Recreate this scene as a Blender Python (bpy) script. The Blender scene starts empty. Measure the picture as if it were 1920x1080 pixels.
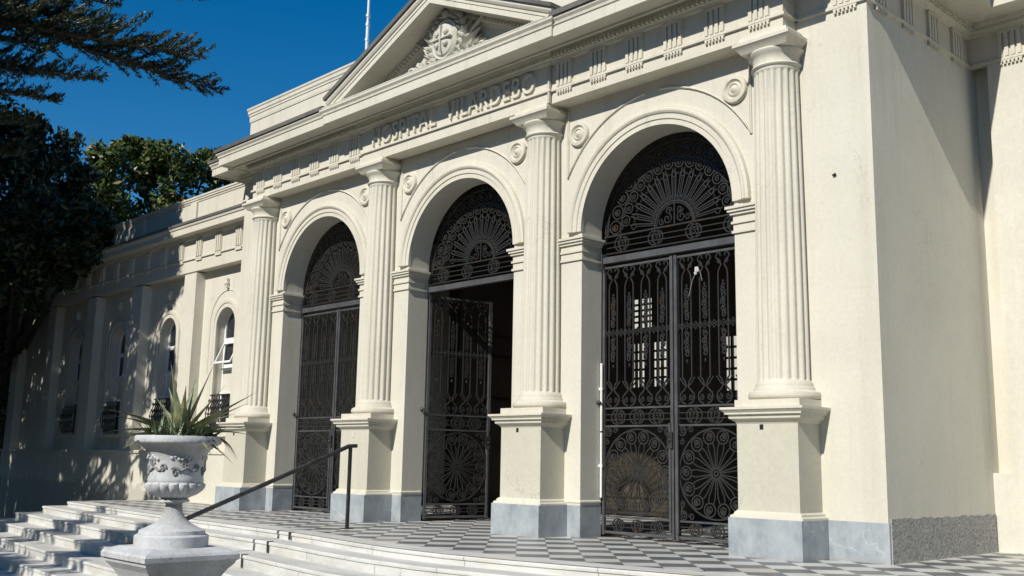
import bpy, math, random
from mathutils import Vector, Matrix
random.seed(7)
PI = math.pi; R_ = math.radians
sc = bpy.context.scene
COL = sc.collection

# ------------------------------------------------------------------ camera
cd = bpy.data.cameras.new('camera'); cam = bpy.data.objects.new('camera', cd); COL.objects.link(cam)
cr = Vector((0.69837805, 0.71548543, 0.01867341)); cu = Vector((0.10761621, -0.13076504, 0.9855553))
cf = Vector((-0.70759229, 0.68628063, 0.16832126))
m = Matrix((cr, cu, -cf)).transposed().to_4x4(); m.translation = Vector((10.2475564, -8.92895239, 0.83217943))
cam.matrix_world = m
cd.sensor_width = 36; cd.lens = 36 * 1916.6 / 1920; cd.clip_start = .05; cd.clip_end = 2000
sc.camera = cam

# ------------------------------------------------------------------ sky and sun
SUN = Vector((.165, -1, .78)).normalized()          # direction towards the sun
elev = math.asin(SUN.z); azim = math.atan2(SUN.x, SUN.y)
w = bpy.data.worlds.new('World'); sc.world = w; w.use_nodes = True
nt = w.node_tree; bgn = nt.nodes['Background']
sky = nt.nodes.new('ShaderNodeTexSky'); sky.sky_type = 'NISHITA'; sky.sun_disc = False
sky.sun_elevation = elev; sky.sun_rotation = azim
sky.altitude = 0; sky.air_density = 1.0; sky.dust_density = 0.0; sky.ozone_density = 3.0
hsv = nt.nodes.new('ShaderNodeHueSaturation'); hsv.inputs['Saturation'].default_value = 1.45
nt.links.new(sky.outputs[0], hsv.inputs['Color']); nt.links.new(hsv.outputs[0], bgn.inputs[0]); bgn.inputs[1].default_value = 0.09
ld = bpy.data.lights.new('sun', 'SUN'); ld.energy = 5.0; ld.angle = R_(.5); ld.color = (1, .955, .865)
lo = bpy.data.objects.new('sun', ld); COL.objects.link(lo); lo.rotation_euler = SUN.to_track_quat('Z', 'Y').to_euler()
lo.location = (0, -30, 40)
sc.view_settings.view_transform = 'Standard'; sc.view_settings.look = 'None'
sc.view_settings.gamma = 1; sc.view_settings.exposure = 0.1
sc.view_settings.use_curve_mapping = False
sc.cycles.max_bounces = 6

# ------------------------------------------------------------------ mesh helper
IRON = False
class MB:
    def __init__(s): s.v = []; s.f = []
    def box(s, x0, x1, y0, y1, z0, z1):
        n = len(s.v)
        s.v += [(x0,y0,z0),(x1,y0,z0),(x1,y1,z0),(x0,y1,z0),(x0,y0,z1),(x1,y0,z1),(x1,y1,z1),(x0,y1,z1)]
        s.f += [[n+i for i in q] for q in ((0,3,2,1),(4,5,6,7),(0,1,5,4),(1,2,6,5),(2,3,7,6),(3,0,4,7))]
        return s
    def loft(s, loops, closed=True, cap=True):
        n = len(s.v); k = len(loops[0])
        for l in loops: s.v += [tuple(p) for p in l]
        for a in range(len(loops)-1):
            for i in range(k if closed else k-1):
                j = (i+1) % k
                s.f.append([n+a*k+i, n+a*k+j, n+(a+1)*k+j, n+(a+1)*k+i])
        if cap and closed:
            s.f.append([n+i for i in range(k)][::-1]); s.f.append([n+(len(loops)-1)*k+i for i in range(k)])
        return s
    def prism(s, o, y0, y1):      # outline in x,z
        return s.loft([[(x,y0,z) for x,z in o], [(x,y1,z) for x,z in o]])
    def slab(s, o, z0, z1):       # outline in x,y
        return s.loft([[(x,y,z0) for x,y in o], [(x,y,z1) for x,y in o]])
    def lathe(s, prof, c=(0,0,0), seg=32, fn=None, axis='z'):
        loops = []
        for r, z in prof:
            l = []
            for i in range(seg):
                t = 2*PI*i/seg; q = r if fn is None else fn(r, z, t)
                if axis == 'z': l.append((c[0]+q*math.cos(t), c[1]+q*math.sin(t), c[2]+z))
                else: l.append((c[0]+q*math.cos(t), c[1]-z, c[2]+q*math.sin(t)))
            loops.append(l)
        return s.loft(loops)
    def tube(s, pts, r, n=4, closed=False, r2=None):
        if IRON and n == 4 and r < .013: r *= 1.22
        pts = [Vector(p) for p in pts]; L = len(pts); loops = []
        up = None
        for i, p in enumerate(pts):
            if closed: d = pts[(i+1) % L]-pts[i-1]
            else: d = pts[min(i+1, L-1)]-pts[max(i-1, 0)]
            d = d.normalized() if d.length > 1e-9 else Vector((0,0,1))
            if up is None:
                up = Vector((0,1,0)) if abs(d.y) < .9 else Vector((1,0,0))
            a = d.cross(up)
            if a.length < 1e-6: a = d.cross(Vector((1,0,.1)))
            a.normalize(); b = a.cross(d); up = b
            q = r if r2 is None else r+(r2-r)*i/(L-1)
            loops.append([p+a*q*math.cos(2*PI*(k+.5)/n)+b*q*math.sin(2*PI*(k+.5)/n) for k in range(n)])
        if closed: loops.append(loops[0])
        return s.loft(loops, True, not closed)
    def molding(s, path, prof, cap=True):   # profile (o,z) swept along a plan path; outward = right of travel
        P = [Vector((p[0], p[1])) for p in path]; loops = []
        for i, p in enumerate(P):
            def nrm(a, b):
                d = (b-a).normalized(); return Vector((d.y, -d.x))
            if i == 0: mv = nrm(P[0], P[1])
            elif i == len(P)-1: mv = nrm(P[-2], P[-1])
            else:
                n1, n2 = nrm(P[i-1], p), nrm(p, P[i+1]); mv = (n1+n2)/(1+n1.dot(n2))
            loops.append([(p.x+mv.x*o, p.y+mv.y*o, z) for o, z in prof])
        return s.loft(loops, True, cap)
    def ball(s, c, r, sx=1, sy=1, sz=1, seg=10, rings=6):
        prof = [(max(1e-4, math.sin(PI*i/rings)), -math.cos(PI*i/rings)) for i in range(rings+1)]
        loops = [[(c[0]+q*r*sx*math.cos(2*PI*k/seg), c[1]+q*r*sy*math.sin(2*PI*k/seg), c[2]+z*r*sz) for k in range(seg)] for q, z in prof]
        return s.loft(loops)
    def quad(s, a, b, c, d):
        n = len(s.v); s.v += [tuple(a), tuple(b), tuple(c), tuple(d)]; s.f.append([n, n+1, n+2, n+3]); return s
    def build(s, name, mat, parent=None, smooth=None, loc=None, rotz=0):
        me = bpy.data.meshes.new(name); me.from_pydata(s.v, [], s.f); me.materials.append(mat)
        if smooth:
            me.polygons.foreach_set('use_smooth', [True]*len(me.polygons)); me.update()
            me.set_sharp_from_angle(angle=R_(smooth))
        me.update()
        o = bpy.data.objects.new(name, me); COL.objects.link(o)
        if parent: o.parent = parent
        if loc is not None: o.location = loc
        o.rotation_euler = (0, 0, rotz)
        return o
def tag(o, label, cat, group=None):
    o['label'] = label; o['category'] = cat
    if group: o['group'] = group
    return o
def struct(o): o['kind'] = 'structure'; return o
def empty(name, label, cat, loc=(0,0,0), group=None):
    o = bpy.data.objects.new(name, None); COL.objects.link(o); o.location = loc; o.empty_display_size = .3
    return tag(o, label, cat, group)
def circ(cx, cz, r, y=0, n=16, a0=0, a1=2*PI, full=True):
    k = n if full else n+1
    return [(cx+r*math.cos(a0+(a1-a0)*i/n), y, cz+r*math.sin(a0+(a1-a0)*i/n)) for i in range(k)]
def spiral(cx, cz, r0, r1, a0, turns, y=0, n=14):
    return [(cx+(r0+(r1-r0)*i/n)*math.cos(a0+turns*2*PI*i/n), y, cz+(r0+(r1-r0)*i/n)*math.sin(a0+turns*2*PI*i/n)) for i in range(n+1)]

# ------------------------------------------------------------------ materials
class NT:
    def __init__(s, name):
        s.m = bpy.data.materials.new(name); s.m.use_nodes = True; s.t = s.m.node_tree; s.b = s.t.nodes['Principled BSDF']
        s.tc = s.t.nodes.new('ShaderNodeTexCoord').outputs['Object']
    def n(s, k, **kw):
        x = s.t.nodes.new(k)
        for a, v in kw.items(): setattr(x, a, v)
        return x
    def link(s, a, b): s.t.links.new(a, b)
    def noise(s, scale, detail=4, rough=.55, vec=None, stretch=None):
        x = s.n('ShaderNodeTexNoise'); x.inputs['Scale'].default_value = scale; x.inputs['Detail'].default_value = detail
        x.inputs['Roughness'].default_value = rough
        v = vec or s.tc
        if stretch:
            mp = s.n('ShaderNodeMapping'); mp.inputs['Scale'].default_value = stretch; s.link(v, mp.inputs[0]); v = mp.outputs[0]
        s.link(v, x.inputs['Vector']); return x.outputs['Fac']
    def ramp(s, fac, stops):
        x = s.n('ShaderNodeValToRGB'); e = x.color_ramp.elements
        e[0].position, e[0].color = stops[0][0], (*stops[0][1], 1); e[1].position, e[1].color = stops[-1][0], (*stops[-1][1], 1)
        for p, c in stops[1:-1]:
            q = e.new(p); q.color = (*c, 1)
        s.link(fac, x.inputs[0]); return x.outputs[0]
    def mix(s, fac, a, b, mode='MIX'):
        x = s.n('ShaderNodeMix', data_type='RGBA', blend_type=mode)
        for sock, v in ((x.inputs['Factor'], fac), (x.inputs['A'], a), (x.inputs['B'], b)):
            if hasattr(v, 'is_linked') or hasattr(v, 'links'): s.link(v, sock)
            elif isinstance(v, (int, float)): sock.default_value = v
            else: sock.default_value = (*v, 1)
        return x.outputs['Result']
    def math(s, op, a, b=0.0):
        x = s.n('ShaderNodeMath', operation=op)
        for i, v in enumerate((a, b)):
            if isinstance(v, (int, float)): x.inputs[i].default_value = v
            else: s.link(v, x.inputs[i])
        return x.outputs[0]
    def xyz(s):
        x = s.n('ShaderNodeSeparateXYZ'); s.link(s.tc, x.inputs[0]); return x.outputs
    def col(s, c):
        if isinstance(c, tuple): s.b.inputs['Base Color'].default_value = (*c, 1)
        else: s.link(c, s.b.inputs['Base Color'])
    def bump(s, h, strength, dist=.02):
        x = s.n('ShaderNodeBump'); x.inputs['Strength'].default_value = strength; x.inputs['Distance'].default_value = dist
        s.link(h, x.inputs['Height']); s.link(x.outputs[0], s.b.inputs['Normal'])
    def rough(s, v):
        if isinstance(v, (int, float)): s.b.inputs['Roughness'].default_value = v
        else: s.link(v, s.b.inputs['Roughness'])

def plaster(name, a, b, stain, peel=False):
    t = NT(name)
    base = t.ramp(t.noise(.9, 6, .6), [(.3, a), (.7, b)])
    st = t.ramp(t.noise(1.0, 5, .65, stretch=(3.2, 3.2, .28)), [(.52, (0,0,0)), (.8, (1,1,1))])
    c = t.mix(t.math('MULTIPLY', st, .45), base, stain)
    dk2 = t.ramp(t.noise(1.0, 6, .7, stretch=(9, 9, .35)), [(.55, (0,0,0)), (.78, (1,1,1))])
    zz = t.xyz()[2]
    under = t.ramp(t.math('DIVIDE', zz, 8.0), [(.35, (0,0,0)), (.62, (1,1,1)), (.66, (1,1,1)), (.95, (.6,.6,.6))])
    c = t.mix(t.math('MULTIPLY', t.math('MULTIPLY', dk2, under), .42), c, (.27,.245,.20))
    pt = t.ramp(t.noise(.55, 2, .4, stretch=(1,1,1.6)), [(.54, (0,0,0)), (.56, (1,1,1))])
    c = t.mix(t.math('MULTIPLY', pt, .10), c, (.48,.46,.40))
    vo = t.n('ShaderNodeTexVoronoi', feature='DISTANCE_TO_EDGE'); vo.inputs['Scale'].default_value = .8
    wv = t.n('ShaderNodeVectorMath', operation='ADD'); nz_ = t.n('ShaderNodeTexNoise'); nz_.inputs['Scale'].default_value = 3; nz_.inputs['Detail'].default_value = 5
    t.link(t.tc, nz_.inputs['Vector']); t.link(t.tc, wv.inputs[0]); t.link(nz_.outputs['Color'], wv.inputs[1]); t.link(wv.outputs[0], vo.inputs['Vector'])
    ck_ = t.math('MULTIPLY', t.math('LESS_THAN', vo.outputs['Distance'], .004), t.ramp(t.noise(.7, 2), [(.55, (0,0,0)), (.62, (1,1,1))]))
    c = t.mix(t.math('MULTIPLY', ck_, .35), c, (.25,.22,.18))
    fine = t.ramp(t.noise(26, 3, .6), [(.35, (.93,.93,.93)), (.65, (1,1,1))])
    c = t.mix(1.0, c, fine, 'MULTIPLY')
    spots = t.ramp(t.noise(7.5, 2, .4), [(.73, (0,0,0)), (.76, (1,1,1))])
    c = t.mix(t.math('MULTIPLY', spots, .22), c, (.36,.33,.28))
    if peel:
        z = t.xyz()[2]
        low = t.math('SUBTRACT', 1.0, t.math('SMOOTH_MIN', t.math('MULTIPLY', z, 1.15), 1.0))
        pf = t.ramp(t.math('MULTIPLY', low, t.math('ADD', t.noise(4.5, 6, .7), .35)), [(.60, (0,0,0)), (.65, (1,1,1))])
        pf = t.math('MULTIPLY', pf, t.math('LESS_THAN', t.xyz()[0], 2.0))
        pw = t.ramp(t.noise(3.1, 4, .6), [(.60, (0,0,0)), (.66, (1,1,1))])
        c = t.mix(t.math('MULTIPLY', t.math('MULTIPLY', pw, low), .30), c, (.60,.605,.59))
        c = t.mix(t.math('MULTIPLY', pf, .55), c, (.33,.31,.28))
    t.col(c); t.rough(.82)
    t.bump(t.math('ADD', t.noise(55, 3, .6), t.math('MULTIPLY', t.noise(5, 3), 1.5)), .16, .01)
    return t.m
M = {}
M['wall'] = plaster('cream_plaster', (.565,.538,.455), (.63,.603,.515), (.42,.38,.29), True)
M['trim'] = plaster('cream_trim', (.565,.534,.445), (.625,.593,.50), (.35,.31,.23))
M['die'] = plaster('cream_pedestal', (.475,.452,.365), (.55,.528,.435), (.44,.42,.37), True)
M['weather'] = plaster('weathered_trim', (.46,.45,.385), (.54,.525,.46), (.24,.21,.165))
M['sima_wear_shade'] = plaster('weathered_shaded_sima', (.10,.095,.09), (.17,.16,.15), (.05,.05,.05))  # dark colour carries both weathering and shade of the top mouldings
M['stone_relief'] = plaster('relief_stone', (.48,.465,.40), (.57,.555,.49), (.18,.16,.125))
t = NT('blue_grey_marble')
vein = t.n('ShaderNodeTexWave', wave_type='BANDS', bands_direction='DIAGONAL'); vein.inputs['Scale'].default_value = 1.7
vein.inputs['Distortion'].default_value = 14; vein.inputs['Detail'].default_value = 7; vein.inputs['Detail Scale'].default_value = 1.3
t.link(t.tc, vein.inputs['Vector'])
base = t.ramp(t.noise(4.5, 8, .72, stretch=(1,1,.7)), [(.3, (.20,.23,.255)), (.48, (.30,.335,.36)), (.56, (.335,.365,.39)), (.72, (.42,.45,.47))])
c = t.mix(t.math('MULTIPLY', t.ramp(vein.outputs['Fac'], [(.975, (0,0,0)), (1.0, (1,1,1))]), t.math('MULTIPLY', t.ramp(t.noise(2.3, 3), [(.5, (0,0,0)), (.62, (1,1,1))]), .4)), base, (.55,.58,.60))
z = t.xyz()[2]
dirt = t.ramp(t.math('ADD', z, t.math('MULTIPLY', t.noise(9, 5), .06)), [(.02, (1,1,1)), (.09, (0,0,0))])
c = t.mix(t.math('MULTIPLY', dirt, .5), c, (.30,.28,.25))
t.col(c); t.rough(.42); M['marble'] = t.m
t = NT('white_step_marble')
base = t.ramp(t.noise(2.2, 6, .65, stretch=(.6,2,3)), [(.3, (.42,.415,.39)), (.55, (.56,.558,.535)), (.8, (.66,.66,.64))])
x = t.xyz()
row = t.math('FRACT', t.math('ADD', t.math('DIVIDE', x[0], 1.37), t.math('MULTIPLY', t.math('FLOOR', t.math('MULTIPLY', x[2], 7.9)), .37)))
jl = t.math('LESS_THAN', row, .009)
c = t.mix(t.math('MULTIPLY', jl, .7), base, (.2,.19,.17))
sp = t.ramp(t.noise(1.6, 6, .75), [(.52, (0,0,0)), (.72, (1,1,1))])
c = t.mix(t.math('MULTIPLY', sp, .45), c, (.55,.47,.34))
gr = t.ramp(t.noise(9, 6, .75), [(.54, (0,0,0)), (.72, (1,1,1))])
c = t.mix(t.math('MULTIPLY', gr, .45), c, (.36,.34,.31))
t.col(c); t.rough(.6); t.bump(t.noise(30, 4), .2, .01); M['step'] = t.m
t = NT('checker_tiles')
mp = t.n('ShaderNodeMapping'); mp.inputs['Rotation'].default_value = (0, 0, R_(45)); mp.inputs['Location'].default_value = (.1, .05, .5)
t.link(t.tc, mp.inputs[0])
ck = t.n('ShaderNodeTexChecker'); ck.inputs['Scale'].default_value = 1/.305; t.link(mp.outputs[0], ck.inputs['Vector'])
tone = t.noise(1.6, 5, .7)
lt = t.ramp(tone, [(.3, (.44,.44,.42)), (.7, (.58,.58,.56))]); dk = t.ramp(tone, [(.3, (.055,.062,.072)), (.7, (.12,.128,.14))])
c = t.mix(ck.outputs['Fac'], lt, dk)
sx3 = t.n('ShaderNodeSeparateXYZ'); t.link(mp.outputs[0], sx3.inputs[0])
gx, gy = [t.math('PINGPONG', t.math('DIVIDE', sx3.outputs[i], .305), .5) for i in (0, 1)]
grout = t.math('LESS_THAN', t.math('MINIMUM', gx, gy), .014)
c = t.mix(t.math('MULTIPLY', grout, .7), c, (.16,.15,.135))
wh = t.n('ShaderNodeTexWhiteNoise', noise_dimensions='2D'); sn = t.n('ShaderNodeVectorMath', operation='SNAP'); sn.inputs[1].default_value = (.305,.305,.305)
t.link(mp.outputs[0], sn.inputs[0]); t.link(sn.outputs[0], wh.inputs['Vector'])
c = t.mix(t.math('MULTIPLY', wh.outputs['Value'], .28), c, (.30,.29,.27))
c = t.mix(t.math('MULTIPLY', t.math('GREATER_THAN', wh.outputs['Value'], .94), .5), c, (.42,.36,.29))
dirt = t.ramp(t.noise(6, 5, .7), [(.5, (0,0,0)), (.8, (1,1,1))])
c = t.mix(t.math('MULTIPLY', dirt, .3), c, (.34,.32,.28))
t.col(c); t.rough(t.math('ADD', .28, t.math('MULTIPLY', t.noise(5, 4), .35))); M['tile'] = t.m
t = NT('wrought_iron')
rust = t.ramp(t.noise(3.2, 5, .7), [(.60, (0,0,0)), (.74, (1,1,1))])
t.col(t.mix(t.math('MULTIPLY', rust, .6), (.036,.0355,.035), (.12,.05,.022))); t.rough(.42); t.b.inputs['Metallic'].default_value = .25
M['iron'] = t.m
t = NT('grey_iron_bar'); t.col(t.ramp(t.noise(5, 4), [(.3, (.07,.07,.075)), (.7, (.12,.12,.125))])); t.rough(.4); t.b.inputs['Metallic'].default_value = .3
M['bar'] = t.m
t = NT('rubble_granite')
vo = t.n('ShaderNodeTexVoronoi'); vo.inputs['Scale'].default_value = 34; t.link(t.tc, vo.inputs['Vector'])
c = t.ramp(t.noise(40, 5, .7), [(.32, (.14,.136,.126)), (.5, (.30,.293,.277)), (.7, (.42,.41,.39))])
t.col(c); t.rough(.9); t.bump(t.math('ADD', vo.outputs['Distance'], t.noise(40, 4)), .3, .012); M['granite'] = t.m
t = NT('painted_concrete')
base = t.ramp(t.noise(5, 6, .7), [(.3, (.40,.41,.42)), (.6, (.54,.55,.565)), (.8, (.62,.63,.64))])
dk = t.ramp(t.noise(38, 4, .7), [(.56, (0,0,0)), (.70, (1,1,1))])
c = t.mix(t.math('MULTIPLY', dk, .55), base, (.17,.165,.16))
dr = t.ramp(t.noise(3, 5, .7, stretch=(3,3,.5)), [(.52, (0,0,0)), (.75, (1,1,1))])
c = t.mix(t.math('MULTIPLY', dr, .45), c, (.24,.235,.22))
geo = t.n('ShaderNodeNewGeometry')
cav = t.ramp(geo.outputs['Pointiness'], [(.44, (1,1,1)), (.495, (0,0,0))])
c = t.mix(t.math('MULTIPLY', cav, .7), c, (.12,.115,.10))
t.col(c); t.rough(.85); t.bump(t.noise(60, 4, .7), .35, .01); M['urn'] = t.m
def foliage(name, a, b, rough=.5, sub=.0):
    t = NT(name); t.col(t.ramp(t.noise(1.7, 5, .7), [(.32, a), (.68, b)])); t.rough(rough); return t.m
M['araucaria'] = foliage('araucaria_green', (.014,.024,.012), (.045,.065,.022))
M['darktree'] = foliage('dark_evergreen', (.016,.026,.010), (.042,.060,.020))
M['magnolia'] = foliage('magnolia_leaf', (.035,.060,.014), (.10,.135,.030), .32)
M['magrust'] = foliage('magnolia_underside', (.10,.065,.025), (.17,.13,.05), .5)
M['bark'] = foliage('bark', (.05,.042,.035), (.12,.10,.08), .9)
def leafmat(name, a, b):
    t = NT(name); t.col(t.ramp(t.noise(14, 4, .6), [(.35, a), (.65, b)])); t.rough(.45); return t.m
M['agave'] = leafmat('agave_green', (.085,.12,.06), (.31,.31,.16))
M['succ'] = leafmat('succulent_green', (.07,.11,.055), (.20,.24,.13))
M['dead'] = leafmat('dead_leaf', (.07,.045,.025), (.26,.18,.09))
t = NT('ground_soil'); t.col(t.ramp(t.noise(.8, 7, .7), [(.3, (.045,.04,.034)), (.7, (.10,.09,.075))])); t.rough(.95); t.bump(t.noise(12, 5), .5, .05); M['ground'] = t.m
t = NT('white_paint'); t.col(t.ramp(t.noise(6, 4), [(.3, (.66,.66,.65)), (.7, (.78,.78,.77))])); t.rough(.5); M['white'] = t.m
t = NT('window_glass'); t.col(t.ramp(t.noise(.9, 3), [(.35, (.012,.014,.018)), (.7, (.03,.034,.04))])); t.rough(.06); M['glass'] = t.m
t = NT('clear_glass'); t.b.inputs['Transmission Weight'].default_value = 1; t.rough(.02); t.col((.9,.93,.95)); t.b.inputs['IOR'].default_value = 1.05; M['clear'] = t.m
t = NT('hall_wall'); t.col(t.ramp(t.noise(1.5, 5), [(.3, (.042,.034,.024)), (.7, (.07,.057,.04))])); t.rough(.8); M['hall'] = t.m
t = NT('dark_wood'); t.col(t.ramp(t.noise(3, 5, stretch=(8,8,.6)), [(.3, (.035,.022,.014)), (.7, (.08,.05,.03))])); t.rough(.45); M['wood'] = t.m
t = NT('steel_pole'); t.col((.62,.65,.70)); t.rough(.35); M['pole'] = t.m
t = NT('black_rail'); t.col(t.ramp(t.noise(9, 4), [(.4, (.018,.018,.020)), (.75, (.05,.048,.045))])); t.rough(.4); M['rail'] = t.m
t = NT('red_paint'); t.col(t.ramp(t.noise(8, 4), [(.3, (.35,.02,.02)), (.7, (.5,.04,.03))])); t.rough(.4); M['red'] = t.m
t = NT('dark_hole'); t.col(t.ramp(t.noise(20), [(.3, (.008,.008,.008)), (.7, (.02,.02,.02))])); t.rough(.9); M['hole'] = t.m

# ------------------------------------------------------------------ ground, terrace, steps
GZ = -.87
struct(MB().box(-300, 300, -300, 300, GZ-.5, GZ).build('ground', M['ground']))
EDGE = [(-8.6,-1.62),(-7.0,-1.80),(-5.0,-2.01),(-3.0,-2.18),(-1.5,-2.29),(-.3,-2.36),(.6,-2.47),(1.4,-2.60),(2.2,-2.70),(3.0,-2.70),
        (3.8,-2.60),(4.6,-2.44),(5.4,-2.26),(6.5,-1.98),(8.0,-1.7),(10.0,-1.5),(14.0,-1.4)]
def outline(t, back):
    """terrace edge offset outwards by t, its left corner rounded, closed at the back"""
    n = len(EDGE); pts = []
    for i in range(n):
        a = Vector(EDGE[max(0, i-1)]); b = Vector(EDGE[min(n-1, i+1)]); d = (b-a).normalized(); nn = Vector((d.y, -d.x))
        p = Vector(EDGE[i])+nn*t; pts.append((p.x, p.y))
    x0 = EDGE[0][0]-t; y0 = pts[0][1]; r = .12
    arc = [(x0+r-r*math.cos(a), y0+r-r*math.sin(a)) for a in (0, .4, .8, 1.2, PI/2)]
    return [(x0, back)]+arc+[p for p in pts if p[0] > x0+r+.03]+[(14.0, back)]
o = outline(0, .28)
terr = struct(MB().slab([(x, y) for x, y in o[:-1]]+[(14, 8), (-5.8, 8), (-5.8, .28)], GZ-.02, 0).build('terrace_base', M['step']))
struct(MB().slab([(x, y) for x, y in outline(-.06, .28)[:-1]]+[(13.9, 7.9), (-5.75, 7.9), (-5.75, .28)], -.01, .003).build('terrace_floor', M['tile']))
def ring(t0, t1, z, back):
    a, b = outline(t0, back), outline(t1, back); mb = MB()
    k = min(len(a), len(b))
    return a, b, k
inner = [(x+(.30 if i < 3 else 0), y+.30) for i, (x, y) in enumerate(o[1:-1])]
mb = MB()
for i in range(len(inner)-1):
    p, q, r, s_ = o[1+i], o[2+i], inner[i+1], inner[i]
    mb.quad((*p, .007), (*q, .007), (*r, .007), (*s_, .007))
mb.quad((o[0][0], .27, .007), (*o[1], .007), (*inner[0], .007), (o[0][0]+.3, .27, .007))
# band of plain stone along the facade of the wing
struct(mb.build('terrace_border', M['step']))
ris = [.085, .12, .135, .135, .135, .135]; tr = [.31, .34, .36, .37, .37, .38]
zt = 0; tt = 0; mb = MB(); zs = []
for i in range(6):
    zt -= ris[i]; tt += tr[i]; zs.append((tt, zt))
    mb.slab(outline(tt, .27-.004*i), GZ-.03-.01*i, zt)
# nosings: a slightly proud lip along each edge
for t_, z_ in [(0, 0)]+zs:
    oo = outline(t_, .26)
    lip = [(x, y, z_) for x, y in oo[:-1]]
    mb.molding([(x, y) for x, y, _ in lip], [(-.05, z_-.036), (.006, z_-.036), (.014, z_-.030), (.014, z_-.010), (.008, z_+.002), (-.05, z_+.002)])
struct(mb.build('stone_steps', M['step']))
# dark iron strips left on three risers
for i, (x, t_, za, zb) in enumerate([(0, 0, .004, -.075), (.06, .31, -.081, -.20), (.12, .65, -.20, -.335)]):
    y = -2.39-t_
    mb = MB().box(x-.012, x+.014, y-.042, y-.026, zb, za).box(x-.012, x+.014, y-.042, y+.03, za, za+.006)
    tag(mb.build('iron_strip', M['rail']), ['short dark iron strip on the riser of the top step', 'dark iron strip on the riser of the second step down',
        'dark iron strip on the riser of the third step down, next to the urn slab'][i], 'iron strip', 'iron strips on the step risers')

# ------------------------------------------------------------------ main building
B = empty('hospital_building', 'cream portico building with three ironwork arches, fluted columns and a pediment', 'building')
AX = (-3.3, 0, 3.3); CX = (-4.95, -1.65, 1.65, 4.95); AR = 1.07; SP = 3.58; WX0, WX1 = -5.85, 5.917; TH = .36
def arch_outline(cs, x0, x1, ztop, zbot, r, sp, n=36):
    o = [(x0, zbot)]
    for c in cs:
        o.append((c-r, zbot)); o += [(c-r*math.cos(PI*i/n), sp+r*math.sin(PI*i/n)) for i in range(n+1)]; o.append((c+r, zbot))
    o += [(x1, zbot), (x1, ztop), (x0, ztop)]
    return o
wall = MB().prism(arch_outline(AX, WX0, WX1, 6.0, 0, AR, SP), 0, TH)
wall.box(WX0, WX0+.3, TH, 7.5, -.8, 6.0)
wall.box(WX1-.3, WX1, TH, 2.45, 0, 6.0)
wall.box(WX1-.3, WX1, 2.45, 7.5, 0, 6.0)
wall.box(WX1+.0, 14, 2.62, 2.95, 0, 6.0)           # recessed front to the right
wall.box(WX1+.20, 14, 2.44, 2.62, .82, 6.0)
wall.box(WX1+.002, 14, 2.44, 2.62, 0, .82)
wall.build('wall', M['wall'], B)
MB().box(WX0+.02, WX1-.02, .02, 7.5, 6.0, 6.15).box(WX1-.3, 14, 2.6, 7.5, 6.0, 6.15).build('roof', M['weather'], B)
# attic
at = MB().box(WX0+.02, 5.8, .0, 1.6, 6.0, 6.90)
at.molding([(WX0+.02, 1.6), (WX0+.02, 0), (5.8, 0), (5.8, 1.6)], [(-.1,6.80),(.012,6.80),(.018,6.84),(.018,6.90),(.03,6.91),(.03,6.94),(.045,6.96),(.045,7.01),(.06,7.03),(.06,7.06),(-.1,7.08)])
at.build('attic', M['trim'], B)
MB().box(WX0+.04, 5.75, .02, 1.5, 7.06, 7.085).build('attic_coping', M['weather'], B)
# entablature of the whole block, then of the portico
ENT = [(-.06,5.335),(.03,5.335),(.03,5.365),(.004,5.372),(.004,5.68),(.045,5.685),(.055,5.715),(.085,5.72),(.085,5.765),(.10,5.775),(.115,5.815),(.40,5.815),(.405,5.795),(.445,5.795),(.445,5.915),(.46,5.925),(.465,5.955),(.49,5.985),(.49,6.015),(-.06,6.06)]
main_path = [(WX0, 4.5), (WX0, 0), (WX1, 0), (WX1, 2.44), (14, 2.44)]
en = MB().molding(main_path, ENT)
PY = -.25; PX = 5.15
por_path = [(-PX,.1),(-PX,PY),(-1.93,PY),(-1.93,PY-.03),(1.93,PY-.03),(1.93,PY),(PX,PY),(PX,.1)]
EP = [(-.249,5.19),(0,5.19),(0,5.335)]+[(a, b+(.003 if b > 5.8 else 0)) for a, b in ENT[1:-1]]+[(-.249,6.066)]
pe = MB().molding(por_path, EP)
# bands on cornice tops; dark ones put the sima's weathering and shade into colour
MB().molding([(-2.36, PY-.02), (2.36, PY-.02)], [(-.2,6.075),(.48,6.028),(.50,6.022),(.50,6.04),(-.2,6.092)]).build('cornice_top_band', M['weather'], B)
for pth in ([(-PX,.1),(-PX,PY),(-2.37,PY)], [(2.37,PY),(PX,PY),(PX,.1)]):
    MB().molding(pth, [(-.2,6.075),(.48,6.028),(.515,6.020),(.525,6.075),(.50,6.085),(-.2,6.13)]).build('cornice_top_band', M['sima_wear_shade'], B)
MB().molding(main_path, [(-.02,6.066),(.48,6.024),(.512,6.018),(.518,6.065),(.49,6.075),(-.02,6.11)]).build('cornice_top_band', M['sima_wear_shade'], B)
# dentils
def dentils(mb, p, q, o0, o1, z0, z1, step=.062, wd=.036):
    p, q = Vector(p), Vector(q); d = (q-p); L = d.length; d.normalize(); nn = Vector((d.y, -d.x)); k = int(L/step)
    for i in range(k):
        a = p+d*(i*step+.01); b = a+d*wd
        c = [a+nn*o0, b+nn*o0, b+nn*o1, a+nn*o1]
        mb.slab([(v.x, v.y) for v in c], z0, z1)
dentils(pe, (-PX-.05, PY), (PX+.05, PY), .08, .125, 5.723, 5.765)
dentils(en, (WX1, -.1), (WX1, 2.4), .08, .125, 5.723, 5.765)
dentils(en, (PX+.1, 0), (WX1+.08, 0), .08, .125, 5.723, 5.765)
en.build('entablature', M['trim'], B); pe.build('portico_entablature', M['trim'], B)
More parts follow.
